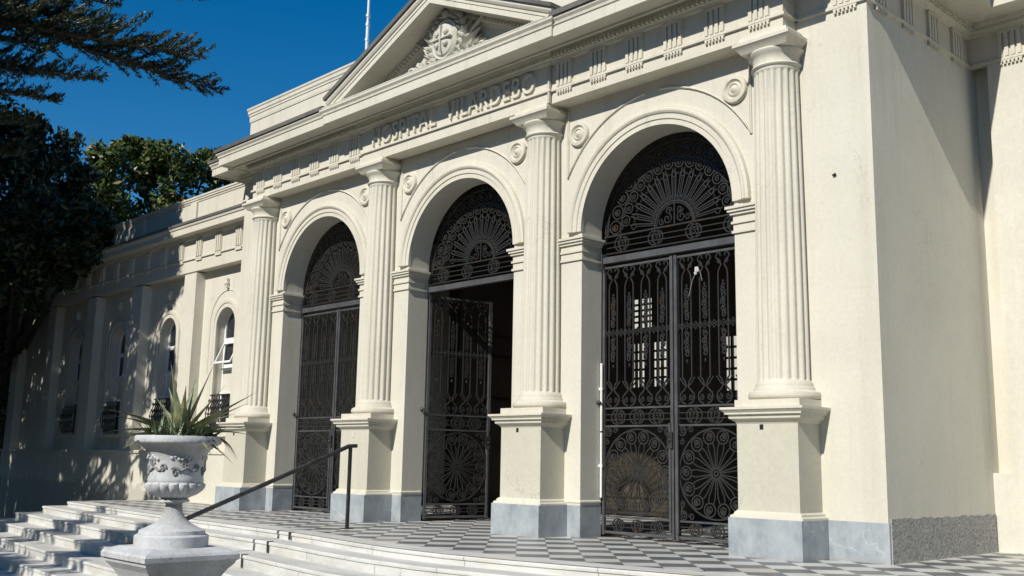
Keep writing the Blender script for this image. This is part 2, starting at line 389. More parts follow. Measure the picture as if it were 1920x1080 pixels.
# triglyphs with their drops
def triglyph(p, d):
    """p = plan point on the frieze, d = plan direction along the frieze; outward is right of d"""
    p = Vector((p[0], p[1])); d = Vector(d).normalized(); nn = Vector((d.y, -d.x)); mb = MB()
    def bx(a0, a1, o0, o1, z0, z1):
        mb.slab([(v.x, v.y) for v in (p+d*a0+nn*o0, p+d*a1+nn*o0, p+d*a1+nn*o1, p+d*a0+nn*o1)], z0, z1)
    bx(-.125, .125, -.01, .012, 5.372, 5.68)
    for k in range(4):
        c = -.099+.066*k; bx(c-.021, c+.021, .01, .034, 5.372, 5.645)
    bx(-.13, .13, .01, .042, 5.645, 5.68)
    bx(-.125, .125, .0, .026, 5.318, 5.3345)
    for k in range(6):
        c = -.105+.042*k; bx(c-.012, c+.012, -.002, .03, 5.285, 5.317)
    return mb
for sx in (-1, 1):
    for k in range(6):
        triglyph((sx*(2.16+.545*k+(.0)), PY), (1, 0)).build('triglyph', M['trim'], B)
triglyph((5.70, 0), (1, 0)).build('triglyph', M['trim'], B)
for k in range(4): triglyph((WX1, .28+.60*k), (0, 1)).build('triglyph', M['trim'], B)
for k in range(4): triglyph((6.38+.75*k, 2.44), (1, 0)).build('triglyph', M['trim'], B)
triglyph((-5.5, 0), (1, 0)).build('triglyph', M['trim'], B)
# lettering
fc = bpy.data.curves.new('lettering', 'FONT'); fc.body = 'HOSPITAL  VILARDEBO'; fc.size = .40; fc.extrude = .022; fc.offset = .004; fc.space_character = 1.12
fo = bpy.data.objects.new('lettering', fc); COL.objects.link(fo)
bpy.context.view_layer.update()
me = bpy.data.meshes.new_from_object(fo.evaluated_get(bpy.context.evaluated_depsgraph_get())); bpy.data.objects.remove(fo)
xs = [v.co.x for v in me.vertices]; ys = [v.co.y for v in me.vertices]
sxx = 3.36/(max(xs)-min(xs)); szz = .265/(max(ys)-min(ys)); x0 = min(xs); y0 = min(ys)
for v in me.vertices: v.co = Vector((-1.66+(v.co.x-x0)*sxx, PY-.03-.020+v.co.z*-1.0, 5.392+(v.co.y-y0)*szz))
par_ = list(range(len(me.vertices)))                 # one object per letter: split the text mesh into its islands
def root_(i):
    while par_[i] != i: par_[i] = par_[par_[i]]; i = par_[i]
    return i
for e in me.edges: par_[root_(e.vertices[0])] = root_(e.vertices[1])
isl = {}
for p in me.polygons: isl.setdefault(root_(p.vertices[0]), []).append(list(p.vertices))
merged = []
for k, fs in isl.items():
    ids = {i for f in fs for i in f}; xs = [me.vertices[i].co.x for i in ids]; merged.append([min(xs), max(xs), fs])
merged.sort(key=lambda q: q[0]); out = []
for q in merged:
    if out and q[0] < out[-1][1]-.02 and q[1] <= out[-1][1]+.001: out[-1][2] += q[2]
    else: out.append(q)
for x0_, x1_, fs in out:
    ids = sorted({i for f in fs for i in f}); mp_ = {i: k for k, i in enumerate(ids)}
    mb = MB(); mb.v = [tuple(me.vertices[i].co) for i in ids]; mb.f = [[mp_[i] for i in f] for f in fs]; mb.build('letter', M['trim'], B)
# pediment
SL = .4425; TY = -.18; HX = 2.35
tp = MB().prism([(-2.2, 6.0), (2.2, 6.0), (0, 6.0+2.2*SL+.02)], TY, TY+.3); tp.build('tympanum', M['wall'], B)
RP = [(-.02,-.02),(.04,.0),(.05,.035),(.08,.04),(.08,.075),(.10,.085),(.11,.11),(.435,.11),(.44,.095),(.48,.095),(.48,.165),(.492,.17),(.492,.205),(.51,.215),(.53,.245),(.53,.285),(-.02,.285)]
cs_, sn_ = math.cos(math.atan(SL)), math.sin(math.atan(SL))
rk = MB(); loops = []
zb = 5.86
for X in (-HX, 0, HX):
    l = []
    for o_, n_ in RP:
        l.append((X, TY-o_, zb+(HX-abs(X))*SL+n_/cs_))
    loops.append(l)
rk.loft(loops)
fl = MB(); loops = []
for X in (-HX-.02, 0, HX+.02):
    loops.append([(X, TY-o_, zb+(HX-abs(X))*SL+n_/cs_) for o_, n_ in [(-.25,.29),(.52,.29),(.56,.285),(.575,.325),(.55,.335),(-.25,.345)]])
fl.loft(loops); fl.build('cornice_top_band', M['sima_wear_shade'], B)  # dark band: weathering and shade of the raking sima, painted in
for sgn in (-1, 1):
    k = 0
    while k*.066 < 2.1:
        X = sgn*(2.1-k*.066); zz = zb+(HX-abs(X))*SL
        rk.prism([(X-.02, zz+.047/cs_-.02*sgn*-SL*0), (X+.02, zz+.047/cs_), (X+.02, zz+.078/cs_), (X-.02, zz+.078/cs_)], TY-.135, TY-.07); k += 1
rk.build('raking_cornice', M['trim'], B)
for sg in (-1, 1):
    zi = zb+(HX-1.96)*SL+.095/cs_
    MB().prism([(sg*2.33, 5.99), (sg*1.96, 5.99), (sg*1.96, zi), (sg*2.33, zb+.02*SL+.09/cs_)], TY-.472, TY+.02).build('pediment_end_block', M['trim'], B)
rb = MB(); loops = []
for X in (-2.3, 0, 2.3): loops.append([(X, y_, zb+(2.3-abs(X))*SL+z_) for y_, z_ in [(TY+.02,.08),(TY+.02,.33),(1.0,.33),(1.0,.08)]])
rb.loft(loops); rb.build('pediment_roof', M['weather'], B)
# relief in the pediment: radiant sun above an oval shield between flags and laurel
rl = MB(); ry = TY-.03
rl.box(-.62, .62, ry-.02, TY+.01, 6.07, 6.14)
def blade(mb, x0, z0, ang, L, wd, y, th=.05):
    d = Vector((math.cos(ang), math.sin(ang))); n_ = Vector((-d.y, d.x)); a = Vector((x0, z0))
    pts = [a, a+d*L*.3+n_*wd, a+d*L*.7+n_*wd*.8, a+d*L, a+d*L*.7-n_*wd*.8, a+d*L*.3-n_*wd]
    n = len(mb.v)
    for p in pts: mb.v.append((p.x, y, p.y))
    c = a+d*L*.5; mb.v.append((c.x, y-th, c.y))
    for i in range(6): mb.f.append([n+i, n+(i+1) % 6, n+6])
rnd = random.Random(3)
for sg in (-1, 1):
    for k in range(9):
        a = PI/2-sg*(.30+.135*k); blade(rl, sg*.10, 6.22, a, .62-.022*k+rnd.uniform(-.04,.04), .045, ry-.01*(k % 3), .07)
    for k in range(18):
        u = k/17; a = -1.2+u*2.5; x_ = sg*(.27*math.cos(a)+.02); z_ = 6.46+.33*math.sin(a)
        blade(rl, x_, z_, (a+PI/2 if sg > 0 else PI-(a+PI/2))+(.6 if k % 2 else -.5), .13, .03, ry-.06, .05)
        rl.ball((x_, ry-.06, z_), .022, seg=6, rings=4)
    for k in range(6):
        x_ = sg*(.30+.075*k); rl.ball((x_, ry-.03, 6.17+.035*math.sin(k*2.1)), .055, 1, 1, .8, 8, 5)
        rl.tube(spiral(x_, 6.20+.02*k % .05, .06, .012, k, 1.3*sg, ry-.07, 10), .012)
        blade(rl, x_, 6.16, PI/2-sg*(.5+.2*k), .24, .035, ry-.05, .06)
    rl.tube([(sg*.12, ry-.03, 6.15), (sg*.42, ry-.05, 6.48), (sg*.60, ry-.04, 6.62)], .016, 6)
    rl.ball((sg*.61, ry-.04, 6.64), .03, seg=6, rings=4)
rl.lathe([(.001,.12),(.09,.115),(.15,.10),(.165,.085),(.185,.095),(.20,.08),(.20,.0)], (0, ry, 6.46), 28, lambda r, z, t: r*(1+.28*abs(math.sin(t))), 'y')
rl.box(-.008, .008, ry-.135, ry-.1, 6.30, 6.62).box(-.16, .16, ry-.133, ry-.1, 6.452, 6.468)
for x_, z_ in ((-.075, 6.53), (.075, 6.53), (-.07, 6.39), (.07, 6.39)): rl.ball((x_, ry-.115, z_), .04, 1, .6, 1, 8, 5)
rl.ball((0, ry-.06, 6.78), .07, 1, .7, 1, 12, 6)
for k in range(14): blade(rl, .06*math.cos(2*PI*k/14), 6.78+.06*math.sin(2*PI*k/14), 2*PI*k/14, .085, .016, ry-.04, .02)
rl.v = [(x*1.22, TY+(y-TY)*1.75, 6.10+(z-6.07)*1.16) for x, y, z in rl.v]
rl.build('coat_of_arms_relief', M['stone_relief'], B, smooth=18)
# archivolts, imposts, spandrel mouldings, roundels
APR = [(1.066,.02),(1.066,-.028),(1.125,-.028),(1.13,-.042),(1.185,-.042),(1.195,-.058),(1.215,-.07),(1.235,-.07),(1.245,-.055),(1.275,-.05),(1.285,.02)]
for c in AX:
    mb = MB(); loops = []
    for i in range(49):
        a = PI*i/48; loops.append([(c-r*math.cos(a), y, SP+r*math.sin(a)) for r, y in APR])
    mb.loft(loops); mb.build('archivolt', M['trim'], B, smooth=25)
    for sg in (-1, 1):
        mb = MB(); xe = c+sg*AR
        for (z0, z1, ov) in ((3.235,3.262,.022), (3.262,3.335,.008), (3.335,3.36,.026), (3.36,3.43,.010), (3.43,3.46,.035), (3.46,3.49,.055), (3.49,3.518,.072)):
            xa, xb = sorted((c+sg*(1.65-.2), xe-sg*ov)); mb.box(xa, xb, -ov, TH-.02, z0, z1)
        mb.build('impost', M['trim'], B)
        mb = MB()
        arc = [(c+sg*1.46*math.cos(a), -.006, SP+.03+1.46*math.sin(a)) for a in [R_(v) for v in range(40, 84, 4)]]
        xl = c+sg*1.30
        a0 = math.acos(1.30/1.46)
        arc = [(c+sg*1.46*math.cos(a), -.006, SP+.03+1.46*math.sin(a)) for a in [a0+(R_(86)-a0)*i/14 for i in range(15)]]
        mb.tube([(xl, -.006, 5.12)]+arc, .015, 6); mb.build('spandrel_moulding', M['trim'], B, smooth=60)
        MB().lathe([(.155,-.01),(.155,.03),(.145,.045),(.11,.05),(.10,.035),(.088,.022),(.078,.035),(.062,.045),(.05,.03),(.03,.05),(.001,.062)], (c+sg*1.115, 0, 4.80), 28, None, 'y').build('roundel', M['trim'], B, smooth=35)
# marble dado of wall and jambs
OV = .012
for a, b in ((WX0-OV, -3.3-AR), (-3.3+AR, -AR), (AR, 3.3-AR), (3.3+AR, WX1+OV)):
    ia = a if a < -5 else a-OV; ib = b if b > 5 else b+OV
    MB().box(ia, ib, -OV, TH-.01, .002, .36).build('marble_dado', M['marble'], B)
for a, b in ((WX0, -3.3-AR), (-3.3+AR, -AR), (AR, 3.3-AR), (3.3+AR, WX1)):
    e = 1.0 if b < 5 else 0
    MB().molding([(a-.0, TH-.02), (a-.0, 0), (b if b < 5 else 5.25, 0)]+([(b, TH-.02)] if b < 5 else []), [(-.02,.36),(.012,.36),(.014,.385),(.022,.39),(.022,.405),(.006,.42),(-.02,.42)]).build('base_moulding', M['trim'], B)
mb = MB(); nseg = 30; rg = random.Random(5)
pts = [(.02+i*(2.40-.02)/nseg) for i in range(nseg+1)]
top = [(y, .395+rg.uniform(-.008,.008)) for y in pts]
mb.loft([[(WX1-.02, y, z) for y, z in [(pts[0], .001)]+top+[(pts[-1], .001)]], [(WX1+.022, y, z) for y, z in [(pts[0], .001)]+top+[(pts[-1], .001)]]])
mb.build('granite_base', M['granite'], B)
MB().box(5.505, 5.535, -.022, .002, 3.64, 3.656).ball((5.535, -.02, 3.653), .010).build('wall_hook', M['hole'], B)
# pedestals, columns
AY = -.05
def flute(R, k, z):
    def f(r, zz, t):
        return r-.02*max(0.0, math.sin(10*t)**2-.12)/.88 if 1.66 < zz < 4.80 else r
    return f
for i, X in enumerate(CX):
    p = MB().box(X-.329, X+.329, -.404, .05, .40, 1.27)
    ped = p.build('pedestal', M['die'], B)
    MB().box(X-.391, X+.391, -.486, .05, .001, .36).build('marble_plinth', M['marble'], ped)
    pa = [(X-.329, .03), (X-.329, -.404), (X+.329, -.404), (X+.329, .03)]
    MB().molding(pa, [(-.1,.355),(.058,.360),(.056,.378),(.03,.392),(.028,.408),(.008,.425),(-.1,.425)]).build('base_moulding', M['trim'], ped)
    MB().molding(pa, [(-.2,1.245),(.004,1.245),(.012,1.262),(.045,1.285),(.055,1.29),(.06,1.325),(.085,1.33),(.085,1.345),(.112,1.372),(.118,1.375),(.118,1.398),(-.2,1.402)]).build('cap', M['trim'], ped)
    if i != 1: MB().box(X-.075, X-.035, -.4065, -.40, 1.185, 1.235).build('socket_hole', M['hole'], ped)
    else: MB().box(X-.06, X-.015, -.41, -.40, 1.14, 1.22).build('socket_plate', M['trim'], ped)
    prof = [(.01,1.60),(.283,1.60),(.283,1.625),(.268,1.65),(.264,1.66),(.264,1.67)]
    for k in range(9):
        u = k/8; prof.append((.264-.030*u**1.6, 1.68+(4.78-1.68)*u))
    prof += [(.234,4.80),(.238,4.805),(.238,4.83),(.254,4.84),(.262,4.855),(.254,4.87),(.240,4.875),(.240,4.905)]
    sh = MB().lathe(prof, (X, AY, 0), 160, flute(0, 0, 0)); cl = sh.build('column', M['trim'], B, smooth=50)
    bs = MB().box(X-.352, X+.352, AY-.352, .02, 1.398, 1.472)
    bs.lathe([(.01,1.47),(.33,1.472),(.352,1.49),(.358,1.515),(.350,1.545),(.325,1.56),(.302,1.565),(.300,1.585),(.29,1.602),(.01,1.605)], (X, AY, 0), 48)
    bs.build('base', M['trim'], cl, smooth=40)
    cp = MB().lathe([(.01,4.90),(.240,4.90),(.243,4.93),(.262,4.965),(.285,4.985),(.292,5.005),(.285,5.02),(.01,5.02)], (X, AY, 0), 48)
    def sq(h, z): return [(X-h, AY-h, z), (X+h, AY-h, z), (X+h, min(AY+h, .02), z), (X-h, min(AY+h, .02), z)]
    cp.loft([sq(.262, 5.015), sq(.285, 5.05), sq(.318, 5.085), sq(.325, 5.09), sq(.325, 5.125), sq(.285, 5.135), sq(.27, 5.189)])
    cp.build('capital', M['trim'], cl, smooth=30)
MB().box(1.918, 1.945, PY-.055, PY-.02, 5.19, 5.74).build('cable', M['weather'], B)

# ------------------------------------------------------------------ ironwork
GW = 1.05
IRON = True
def ring_unit(mb, x, z, r, y=0):
    mb.tube(circ(x-r*.28, z, r, y, 14), .0075, 4, True); mb.tube(circ(x+r*.28, z, r*.92, y, 14), .0075, 4, True)
    mb.tube(spiral(x, z, r*.62, .008, 0, 1.4, y, 12), .006)
def strip(mb, x0, x1, z0, z1, xs, y=0):
    h = z1-z0
    for k in (1, 2): mb.tube([(x0, y, z0+h*(k/3)), (x1, y, z0+h*(k/3))], .006)
    for x in xs: ring_unit(mb, x, (z0+z1)/2, h*.44, y)
def leaf_frame(sg):
    mb = MB(); X = lambda x: sg*x
    def bx(x0, x1, z0, z1, y=.018):
        a, b = sorted((X(x0), X(x1))); mb.box(a, b, -y, y, z0, z1)
    bx(.0, .035, .03, 3.20); bx(GW-.04, GW-.001, .03, 3.20, .026)
    for z0, z1 in ((.045,.075), (.225,.245), (1.265,1.285), (1.475,1.495), (3.165,3.19)): bx(.036, GW-.041, z0, z1, .012)
    return mb
def leaf_scroll(sg):
    mb = MB(); X = lambda pts: [(sg*x, y, z) for x, y, z in pts]
    T = lambda pts, r=.008, closed=False: mb.tube(X(pts), r, 4, closed)
    sub = MB()
    strip(sub, .04, GW-.04, .075, .225, (.24, .52, .80)); strip(sub, .04, GW-.04, 1.285, 1.475, (.24, .52, .80))
    # sunburst panel
    cx, cz = GW/2-.003, .755
    sub.tube(circ(cx, cz, .026, 0, 10), .010, 4, True); sub.tube(circ(cx, cz, .055, 0, 12), .008, 4, True)
    N = 14
    for k in range(N):
        a = 2*PI*(k+.5)/N; d = (math.cos(a), math.sin(a)); n_ = (-d[1], d[0])
        for s_ in (-1, 1):
            q = [(cx+d[0]*r+n_[0]*o*s_, 0, cz+d[1]*r+n_[1]*o*s_) for r, o in ((.055,.006), (.15,.012), (.26,.020), (.305,.034), (.33,.05))]
            sub.tube(q, .0065)
        a2 = 2*PI*k/N; rr = .395; q = (cx+rr*math.cos(a2), cz+rr*math.sin(a2))
        sub.tube(circ(q[0], q[1], .072, 0, 14), .0075, 4, True)
        sub.tube(spiral(q[0], q[1], .05, .010, a2, 1.5, 0, 12), .0065)
        sub.tube(spiral(q[0]+.018*math.cos(a2), q[1]+.018*math.sin(a2), .034, .008, a2+PI, -1.2, 0, 8), .006)
    sub.tube(circ(cx, cz, .483, 0, 44), .009, 4, True)
    for qx in (.085, GW-.09):
        for qz in (.30, 1.21):
            sub.tube(circ(qx, qz, .048, 0, 12), .0075, 4, True); sub.tube(spiral(qx, qz, .036, .008, 0, 1.4, 0, 10), .006)
            sx_ = 1 if qx < .5 else -1; sz_ = 1 if qz < .7 else -1
            sub.tube(spiral(qx+sx_*.11, qz-sz_*.015, .04, .01, 0, 1.3, 0, 10), .0065)
            sub.tube(spiral(qx-sx_*.01, qz+sz_*.115, .036, .01, 1.5, 1.3, 0, 10), .0065)
    # upper bars
    U = 4; uw = (GW-.075)/U
    for k in range(U):
        xc = .035+uw*(k+.5)
        for s_ in (-1, 1):
            bar = [(xc+s_*o, 0, z) for o, z in ((.02,1.505),(.075,1.53),(.098,1.575),(.085,1.625),(.045,1.66),(.012,1.70),(.03,1.76),(.062,1.80),(.062,1.86),(.062,2.4),(.062,2.90),(.055,2.96),(.02,3.02),(.055,3.07),(.088,3.11),(.07,3.155),(.03,3.15),(.03,3.115))]
            sub.tube(bar, .0085)
            sub.tube(spiral(xc+s_*.055, 1.575, .036, .008, PI/2, 1.3*s_, 0, 9), .006)
            sub.tube([(xc+s_*.012, 0, 1.70), (xc+s_*.05, 0, 1.73), (xc+s_*.10, 0, 1.80)], .007)
            sub.tube(spiral(xc+s_*.045, 3.06, .03, .008, PI/2, -1.2*s_, 0, 8), .006)
        for zc in (2.06, 2.13, 2.20, 2.27, 2.47, 2.54, 2.61, 2.68, 2.75):
            sub.tube(spiral(xc, zc, .038, .010, (zc*31) % 6.28, 1.1, 0, 8), .0075)
            sub.tube(spiral(xc, zc+.03, .030, .008, (zc*17) % 6.28, -1.0, 0, 7), .0065)
        sub.ball((xc, 0, 1.98), .012, 1, 1, 2, 6, 4); sub.ball((xc, 0, 2.83), .012, 1, 1, 2, 6, 4)
    nz = 16
    for ph in (0, 1):
        sub.tube([(.035+(GW-.075)*i/nz, 0, 2.375+(.045 if (i+ph) % 2 else -.045)) for i in range(nz+1)], .0075)
    for i in range(nz+1): sub.ball((.035+(GW-.075)*i/nz, 0, 2.375), .014, seg=6, rings=4)
    mb.v = X(sub.v); mb.f = sub.f
    return mb
FR = {s: leaf_frame(s) for s in (-1, 1)}; SC = {s: leaf_scroll(s) for s in (-1, 1)}
def leaf(c, sg, rot=0.0):
    a = FR[sg].build('gate_leaf', M['bar'], B, loc=(c-sg*(AR-.012), .385, 0), rotz=rot)
    SC[sg].build('scrollwork', M['iron'], a)
    MB().box(*sorted((sg*(GW-.055), sg*(GW-.030))), -.045, -.027, .10, 1.30).build('drop_bolt', M['bar'], a)
    if sg > 0: MB().box(GW-.075, GW-.005, -.05, -.028, 1.02, 1.20).ball((GW-.04, -.055, 1.11), .018).build('lock', M['rail'], a)
    return a
FW = MB(); fy = .40; fz = 3.575; FR_ = 1.0
FW.tube(circ(0, fz, FR_, fy, 40, 0, PI, False), .011)
N = 15
for k in range(N):
    a = PI*(k+.5)/N; q = (.885*math.cos(a), fz+.885*math.sin(a))
    FW.tube(circ(q[0], q[1], .082, fy, 14), .008, 4, True); FW.tube(spiral(q[0], q[1], .052, .010, a, 1.5, fy, 12), .007)
    FW.tube(spiral(q[0]+.02*math.cos(a), q[1]+.02*math.sin(a), .036, .01, a+PI, -1.2, fy, 8), .006)
for k in range(N-1):
    a = PI*(k+1)/N; q = (.735*math.cos(a), fz+.735*math.sin(a))
    FW.tube(circ(q[0], q[1], .062, fy, 12), .0075, 4, True); FW.tube(spiral(q[0], q[1], .038, .008, a, 1.4, fy, 9), .006)
    d = (math.cos(a), math.sin(a)); n_ = (-d[1], d[0])
    for s_ in (-1, 1):
        FW.tube([(d[0]*r+n_[0]*o*s_, fy, fz+d[1]*r+n_[1]*o*s_) for r, o in ((.30,.012), (.45,.022), (.58,.032), (.62,.05), (.665,.05))], .0075)
    FW.ball((d[0]*.335, fy, fz+d[1]*.335), .014, seg=6, rings=4)
    FW.ball((d[0]*.60, fy, fz+d[1]*.60), .013, seg=6, rings=4)
for k in range(31):
    a = PI*(k+.5)/31; FW.tube(spiral(1.028*math.cos(a), fz+1.028*math.sin(a), .030, .008, a+PI, 1.2 if k % 2 else -1.2, fy, 8), .006)
for k in range(N):
    a = PI*(k+.5)/N; q = (.60*math.cos(a), fz+.60*math.sin(a)); FW.tube(circ(q[0], q[1], .034, fy, 9), .006, 4, True)
    q = (.785*math.cos(a), fz+.785*math.sin(a)); FW.tube(spiral(q[0], q[1], .03, .008, a, 1.2, fy, 8), .006)
    FW.tube([(r*math.cos(a), fy, fz+r*math.sin(a)) for r in (.28, .565)], .0055)
FW.tube(circ(0, fz, .80, fy, 40, 0, PI, False), .006)
FW.tube(circ(0, fz, .28, fy, 20, 0, PI, False), .012); FW.tube(circ(0, fz, .255, fy, 20, 0, PI, False), .007)
for s_ in (-1, 1):
    FW.tube(spiral(s_*.10, fz+.08, .07, .012, PI/2, 1.4*s_, fy, 12), .007); FW.tube(spiral(s_*.08, fz+.17, .05, .01, 0, -1.4*s_, fy, 10), .007)
    FW.tube(spiral(s_*.19, fz+.06, .045, .01, 0, 1.3*s_, fy, 10), .006)
    for q in range(3): FW.tube(spiral(s_*1.0, fz+.06+.09*q, .04, .01, q, 1.3, fy, 9), .006)
    FW.tube([(s_*1.035, fy, 3.31), (s_*1.035, fy, fz+.30)], .008)
FW.tube([(0, fy, fz), (0, fy, fz+.27)], .008)
FW.box(-1.05, 1.05, fy-.012, fy+.012, fz-.018, fz); FW.box(-1.05, 1.05, fy-.01, fy+.01, 3.345, 3.36)
strip(FW, -1.05, 1.05, 3.36, fz-.018, (-.78, -.27, .27, .78), fy)
IRON = False
for c in AX:
    g = FW.build('fanlight_grille', M['iron'], B, loc=(c, 0, 0))
    MB().box(-1.075, 1.075, .33, .405, 3.225, 3.30).build('transom_bar', M['bar'], g)
    MB().box(-1.03, -1.02, .30, .44, 3.16, 3.345).build('hook', M['bar'], g)
for c in (-3.3, 3.3):
    leaf(c, 1); leaf(c, -1)
leaf(0, 1, R_(78)); leaf(0, -1, R_(-84))
for c in AX: MB().ball((c-AR+.015, .30, 1.55), .028).tube([(c-AR-.01, .30, 1.55), (c-AR+.05, .30, 1.55)], .012, 6).build('gate_catch', M['iron'], B)
MB().tube([(3.3-AR+.03, .33, .45), (3.3-AR+.03, .33, 1.20)], .015, 8).tube([(3.3-AR+.03, .33, 1.22), (3.3-AR+.03, .33, 2.02)], .015, 8).box(3.3-AR, 3.3-AR+.05, .32, .34, .8, .83).box(3.3-AR, 3.3-AR+.05, .32, .34, 1.7, 1.73).build('white_tube', M['white'], B)

# ------------------------------------------------------------------ entrance hall behind the gates
hl = MB()
BY = 4.6
def pr_hole(mb, x0, x1, z0, z1, y0, y1, holes):
    xs = sorted({x0, x1, *[h[0] for h in holes], *[h[1] for h in holes]}); zs_ = sorted({z0, z1, *[h[2] for h in holes], *[h[3] for h in holes]})
    for i in range(len(xs)-1):
        for j in range(len(zs_)-1):
            cx, cz = (xs[i]+xs[i+1])/2, (zs_[j]+zs_[j+1])/2
            if any(h[0] < cx < h[1] and h[2] < cz < h[3] for h in holes): continue
            mb.box(xs[i], xs[i+1], y0, y1, zs_[j], zs_[j+1])
HO = [(-5.0,-3.9,1.4,2.9), (-.75,-.48,2.12,2.86), (-.30,-.02,2.12,2.86), (-.72,-.32,3.12,3.62), (1.12,1.5,2.0,2.85)]
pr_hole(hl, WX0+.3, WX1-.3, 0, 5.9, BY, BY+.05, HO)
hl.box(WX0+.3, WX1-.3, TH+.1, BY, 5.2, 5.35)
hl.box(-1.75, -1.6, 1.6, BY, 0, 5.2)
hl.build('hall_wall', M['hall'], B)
for h in HO:
    mb = MB()
    for k in range(1, 3): x = h[0]+(h[1]-h[0])*k/3; mb.box(x-.02, x+.02, BY+.0, BY+.04, h[2], h[3])
    for k in range(1, 5): z_ = h[2]+(h[3]-h[2])*k/5; mb.box(h[0], h[1], BY+.005, BY+.035, z_-.018, z_+.018)
    mb.build('window_bars', M['wood'], B)
for y0, z0, z1 in ((2.0,2.08,2.48), (2.0,1.42,1.82), (2.75,2.08,2.48), (2.75,1.42,1.82)):
    pf = MB().box(-1.605, -1.57, y0, y0+.55, z0, z1).build('picture_frame', M['wood'], B)
    MB().box(-1.572, -1.567, y0+.04, y0+.51, z0+.04, z1-.04).build('picture', M['hall'], pf)
MB().box(-1.61, -1.575, 1.65, 4.5, 2.66, 2.80).build('wall_band', M['wood'], B)
mb = MB().box(2.6, 5.2, 3.2, 3.7, 0, 1.05); mb.box(2.55, 5.25, 3.15, 3.75, 1.05, 1.1); mb.build('reception_counter', M['wood'], B)
tag(MB().box(-26, 9, 17, 17.3, GZ, 6).box(-26.05, 9.05, 16.95, 17.35, 6, 6.2).box(-13,-11.8,16.97,17.0,GZ,2.2).box(-10.6,-9.9,16.97,17.0,3.6,4.6).build('courtyard_wall', M['weather']), 'pale sunlit courtyard wall seen through the hall windows behind the gates', 'wall')

# ------------------------------------------------------------------ left wing
Wg = empty('wing_building', 'long low side wing with arched windows, dappled with tree shade', 'building', (-11.3, .3, 0))
def wb(mb, name, mat, par=None, **k):
    mb.v = [(x+11.3, y-.3, z) for x, y, z in mb.v]; return mb.build(name, mat, par or Wg, **k)
WC = [-7.16, -9.50, -11.88, -14.24]; WE = -18.0; WY = .5
mb = MB().prism(arch_outline(WC[::-1], WE, -5.87, 5.45, 1.28, .36, 3.27, 16), WY, WY+.30)
mb.box(WE, -5.87, WY, WY+.3, -.85, 1.28); mb.box(WE, WE+.3, WY+.3, 6, -.85, 5.45); mb.box(WE, -5.87, 5.7, 6, -.85, 5.45)
wb(mb, 'wall', M['wall'])
wb(MB().box(WE, -5.87, WY+.02, 6, 5.45, 5.55), 'roof', M['weather'])
wb(MB().box(WE-.05, -5.862, WY-.22, WY+.02, -.86, .88).box(WE-.07, -5.862, WY-.245, WY+.02, .88, .94), 'plinth_band', M['wall'])
WENT = [(-.1,4.40),(.20,4.40),(.20,4.64),(.23,4.645),(.23,4.67),(.20,4.68),(.20,5.04),(.23,5.06),(.25,5.12),(.38,5.13),(.385,5.12),(.42,5.12),(.42,5.235),(.44,5.25),(.455,5.30),(-.1,5.35)]
wb(MB().molding([(WE, 6), (WE, WY), (-5.862, WY)], WENT), 'entablature', M['trim'])
wb(MB().molding([(WE, 6), (WE, WY), (-5.862, WY)], [(-.1,5.352),(.45,5.305),(.47,5.30),(.478,5.345),(.45,5.355),(-.1,5.39)]), 'cornice_top_band', M['sima_wear_shade'])  # dark band: grime and shadow of the cornice top edge, as colour
WP = WY-.20
pp = MB().box(WE+.05, -5.862, WP, WY+.25, 5.34, 5.80)
pp.molding([(WE+.05, WY+.3), (WE+.05, WP), (-5.862, WP)], [(-.1,5.80),(.012,5.80),(.02,5.83),(.035,5.84),(.035,5.87),(.05,5.88),(.05,5.915),(-.1,5.93)])
wb(pp, 'parapet', M['trim'])
for k in range(15):
    x = -6.5-.76*k
    if x > WE+.2:
        mb = MB().box(x-.11, x+.11, WY-.225, WY-.19, 4.68, 5.04)
        for q in (-.075, 0, .075): mb.box(x+q-.022, x+q+.022, WY-.245, WY-.22, 4.68, 5.01)
        mb.box(x-.11, x+.11, WY-.228, WY-.19, 4.60, 4.643)
        wb(mb, 'triglyph', M['trim'])
for x in [-8.33, -10.69, -13.06, -15.42, -17.75]:
    mb = MB().box(x-.24, x+.24, WY-.20, WY+.02, .93, 4.37)
    mb.box(x-.12, x+.12, WY-.245, WY-.19, 5.36, 5.80)
    wb(mb, 'pilaster', M['wall'])
WPR = [(.35,.02),(.35,-.02),(.42,-.02),(.43,-.035),(.47,-.045),(.50,-.04),(.51,.02)]
